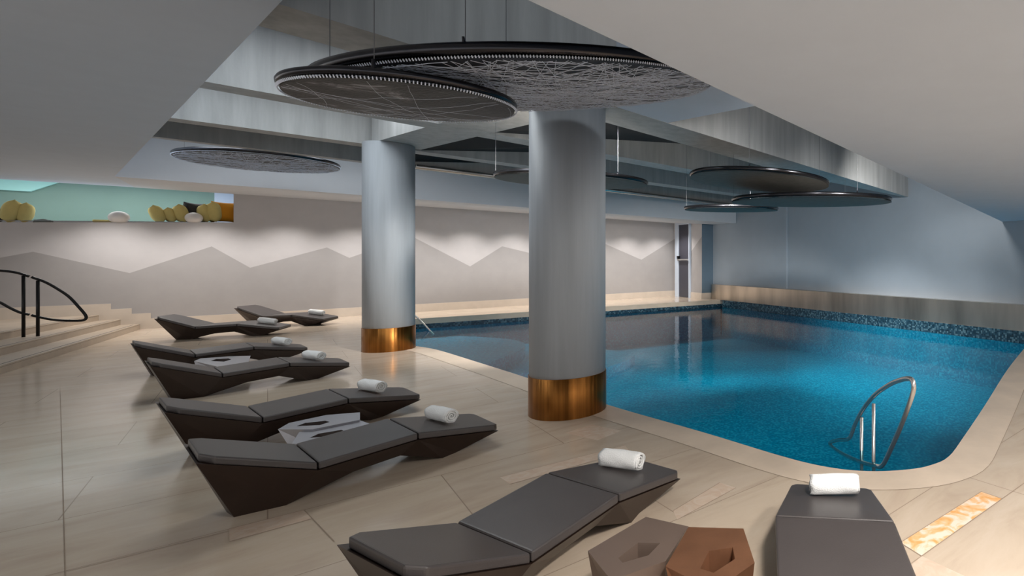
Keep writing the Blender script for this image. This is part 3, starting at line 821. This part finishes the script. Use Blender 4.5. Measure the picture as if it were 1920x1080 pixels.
# ------------------------------------------------------------------ hanging mesh discs
def disc(c, r, tilt, label, nw, wr=.0016, tube_r=.022, drop=.0, fringe=True, cables=3, rim_off=(0, 0, 0)):
    a, b = tilt; n = Vector((-a, -b, 1)).normalized()
    t = bpy.data.objects.new('hanging_disc', None); COL.objects.link(t); t.location = c
    t.rotation_euler = n.to_track_quat('Z', 'Y').to_euler(); tag(t, label, 'ceiling disc', 'hanging wire mesh discs')
    R = n.to_track_quat('Z', 'Y').to_matrix()
    bm = new(); N_ = 96
    ro = Vector(rim_off)
    tube(bm, [ro + Vector((r * .975 * math.cos(2 * math.pi * k / N_), r * .975 * math.sin(2 * math.pi * k / N_), .028 + r * .016)) for k in range(N_)], tube_r, 10, closed=True)
    link('rim_tube', bm, M['gunmetal'], t, True)
    bm = new()      # thin mesh screen, slightly bowl shaped, with thickness
    for s, z0 in ((1, 0.0), (-1, .006)):
        cv = bm.verts.new((0, 0, z0 - .02)); prev = None
        rows = []
        for j in range(1, 9):
            rr = (r - .012) * j / 8; zz_ = -.02 * (1 - (j / 8) ** 2) + z0
            rows.append([bm.verts.new((rr * math.cos(2 * math.pi * k / 64), rr * math.sin(2 * math.pi * k / 64), zz_)) for k in range(64)])
        for k in range(64): bm.faces.new((cv, rows[0][(k + 1) % 64], rows[0][k]))
        for j in range(7):
            for k in range(64): bm.faces.new((rows[j][k], rows[j][(k + 1) % 64], rows[j + 1][(k + 1) % 64], rows[j + 1][k]))
    link('mesh_screen', bm, M['screen_dark' if nw > 200 else 'screen' if nw else 'screen_grey'], t, True)
    if nw:
        rnd = random.Random(len(label)); bm = new()
        for i in range(nw):
            th = rnd.uniform(0, 2 * math.pi); dl_ = rnd.gauss(math.pi, .9)
            p0 = Vector((math.cos(th), math.sin(th))) * r * .98; p1 = Vector((math.cos(th + dl_), math.sin(th + dl_))) * r * .98
            md = (p0 + p1) / 2 + Vector((rnd.uniform(-.25, .25), rnd.uniform(-.25, .25))) * r
            pts = []
            for k in range(13):
                u = k / 12; q = p0 * (1 - u) ** 2 + md * 2 * u * (1 - u) + p1 * u * u
                if q.length > r * .98: q = q.normalized() * r * .98
                pts.append((q.x, q.y, -.024 * (1 - (q.length / r) ** 2) - .008 - rnd.uniform(0, .01)))
            tube(bm, pts, wr, 4)
        o = link('wire_tangle', bm, M['wire'], t); o['kind'] = 'stuff'
    if fringe:
        bm = new(); K = int(2 * math.pi * r / .016)
        for k in range(K):
            a_ = 2 * math.pi * k / K; x, y = r * math.cos(a_), r * math.sin(a_)
            bmesh.ops.create_cone(bm, segments=5, cap_ends=True, radius1=.0035, radius2=.0025, depth=.014, matrix=Matrix.Translation((x, y, .004)) @ Matrix.Rotation(a_, 4, 'Z') @ Matrix.Rotation(.5, 4, 'Y'))
        o = link('bead_fringe', bm, M['wire'], t); o['kind'] = 'stuff'
    bpy.context.view_layer.update()
    Ri = R.inverted()
    for k in range(cables):
        a_ = 2 * math.pi * (k + .2) / cables + .6
        p = ro + Vector((r * .975 * math.cos(a_), r * .975 * math.sin(a_), .028 + r * .016)); wp = R @ p + Vector(c)
        up = Ri @ (Vector((wp.x, wp.y, TOP)) - Vector(c))
        bm = new(); tube(bm, [p, up], .0022, 5)
        o = link('cable', bm, M['cable'], t)
        bm = new(); bmesh.ops.create_cone(bm, segments=8, cap_ends=True, radius1=.012, radius2=.006, depth=.05, matrix=Matrix.Translation(p + Vector((0, 0, .035))))
        link('clamp', bm, M['gunmetal'], o)
    return t
def sc(c, r0, r): # slide the disc centre along its sight line for another radius
    k = r / r0; return (c[0] * k, c[1] * k, HC + (c[2] - HC) * k)
disc(sc((-4.022, 5.422, 3.331), 1.0, .55), .55, (.008, .069), 'dark round mesh disc with bright beaded rim, hanging lowest and nearest at the top', 14, .0006, .021)
disc(sc((-2.179, 4.461, 3.149), 1.5, 1.3), 1.3, (.067, .201), 'largest silver mesh disc, crossed by tangled wires, hanging over the nearer column', 230, .0016, .036)
disc((-10.758, 10.455, 3.629), 1.2, (.017, -.002), 'mesh disc with a bright left end hanging alone at left, left of the farther column', 110, .003, .034)
disc((-3.34, 7.97, 2.87), 1.1, (-.02, .04), 'grey mesh disc partly hidden behind the nearer column', 0, .002, .032, fringe=False)
disc((-.465, 8.113, 2.882), 1.1, (-.055, .003), 'grey mesh disc above the pool, higher and nearer of the right-hand pair', 0, .002, .032, fringe=False)
disc((.357, 8.35, 2.59), 1.3, (.0, .045), 'wide dark mesh disc above the pool, rightmost of all the discs', 0, .002, .032, fringe=False)
disc((-1.234, 10.97, 2.71), 1.0, (.0, .043), 'thin dark disc seen edge-on, lowest over the far pool', 0, .002, .032, fringe=False)

# ------------------------------------------------------------------ things on the recess sill
def spt(px, back=.3):
    A, B_ = Vector(MW_A) - MN * back, Vector(MW_B) - MN * back
    return Vector(ray_line(px, A, B_))
def cushion(px, py_top, py_bot, wpx, m, label, yaw=.0, lean=.2, back=.3, name='throw_pillow'):
    p = spt(px, back); zt = HC - (py_top - HY) * p.y / F; zb = sillz(px) ; hgt = max(.2, zt - zb)
    wd = wpx * p.y / F
    bm = new(); G = 12
    def sup(u, v):
        e = 1 - .12 * (u * u * v * v) ; s = max(0, (1 - abs(u) ** 3.0)) * max(0, (1 - abs(v) ** 3.0))
        return (1 - .10 * (1 - v * v)), (1 - .10 * (1 - u * u)), s ** .5
    gr_ = {}
    for sd in (1, -1):
        for i in range(G + 1):
            for j in range(G + 1):
                u, v = 2 * i / G - 1, 2 * j / G - 1; sx, sy, s = sup(u, v)
                gr_[(sd, i, j)] = bm.verts.new((.5 * hgt * u * sx, sd * (.003 + .27 * hgt * s), .5 * hgt * v * sy + hgt / 2))
        for i in range(G):
            for j in range(G):
                q_ = [gr_[(sd, i, j)], gr_[(sd, i + 1, j)], gr_[(sd, i + 1, j + 1)], gr_[(sd, i, j + 1)]]
                bm.faces.new(q_ if sd < 0 else q_[::-1])
    bmesh.ops.remove_doubles(bm, verts=bm.verts[:], dist=.007)
    o = link(name, bm, m, None, True); o.location = (p.x, p.y, zb + .004)
    o.rotation_euler = (Matrix.Rotation(yaw, 3, 'Z') @ Matrix.Rotation(lean, 3, 'X')).to_euler()
    tag(o, label, 'pillow', 'pillows in the wall recess'); return o
Y0 = MANG + math.pi / 2
yw = Y0 + .15
cushion(304, 384, 416, 30, M['cream_fabric'], 'cream yellow pillow, leftmost of the right-hand pillow row in the recess', yw, -.35)
cushion(324, 389, 416, 24, M['cream_fabric'], 'small cream yellow pillow, second from left of the right-hand row in the recess', yw, -.25)
cushion(345, 383, 416, 26, M['cream_fabric'], 'cream yellow pillow just left of the dark grey pillow in the recess', yw, -.22)
cushion(369, 380, 416, 24, M['dark_fabric'], 'dark grey pillow standing behind the small white round lamp in the recess', Y0 - .7, -.1, .45)
cushion(386, 383, 416, 22, M['cream_fabric'], 'cream yellow pillow just right of the dark grey pillow in the recess', yw, -.1)
cushion(402, 379, 416, 22, M['cream_fabric'], 'cream yellow pillow touching the orange pillow in the recess', yw, -.08)
cushion(424, 379, 416, 30, M['orange_fabric'], 'bright orange pillow at the right end of the recess', Y0 - 1.15, -.05, .35)
cushion(14, 374, 415, 30, M['cream_fabric'], 'tall cream yellow pillow at the far left of the recess', yw, .2, .3)
cushion(43, 380, 415, 30, M['cream_fabric'], 'rounder cream yellow pillow at the left of the recess, right one of the pair', yw, .12, .3)
cushion(-6, 392, 415, 20, M['dark_fabric'], 'dark pillow cut by the left edge of the picture in the recess', yw, .1, .3)
cushion(63, 407, 415.5, 14, M['dark_fabric'], 'small low dark cushion beside the left cream pillows in the recess', Y0, 1.35, .25)
def ball(px, py0, py1, rp, label, back=.06):
    p = spt(px, back); r = rp * p.y / F; zb = sillz(px)
    bm = new(); bmesh.ops.create_uvsphere(bm, u_segments=28, v_segments=18, radius=r)
    for v in bm.verts:
        v.co.z *= .9; v.co.z = max(v.co.z, -r * .70)
    o = link('round_lamp', bm, M['white_ceramic'], None, True); o.location = (p.x, p.y, zb + r * .705); tag(o, label, 'lamp', 'white round ornaments in the recess')
ball(223, 398, 416, 13, 'white rounded ornament alone in the middle of the recess')
ball(363.5, 400, 416.5, 11.5, 'small white rounded ornament in front of the dark grey pillow')
p = spt(201, .25); bm = new(); box(bm, (0, 0, .03), (.38, .26, .06), MANG); bevel(bm, .012, 2)
o = link('folded_blanket', bm, M['cream_fabric'], None); o.location = (p.x, p.y, sillz(200)); tag(o, 'flat cream folded cloth beside the middle white ornament in the recess', 'cloth')
p = spt(82, .2); bm = new(); box(bm, (0, 0, .03), (.22, .2, .06), MANG); bevel(bm, .012, 2)
o = link('folded_blanket', bm, M['grey_fabric'], None); o.location = (p.x, p.y, sillz(78)); tag(o, 'flat grey folded cloth near the left pillows in the recess', 'cloth')
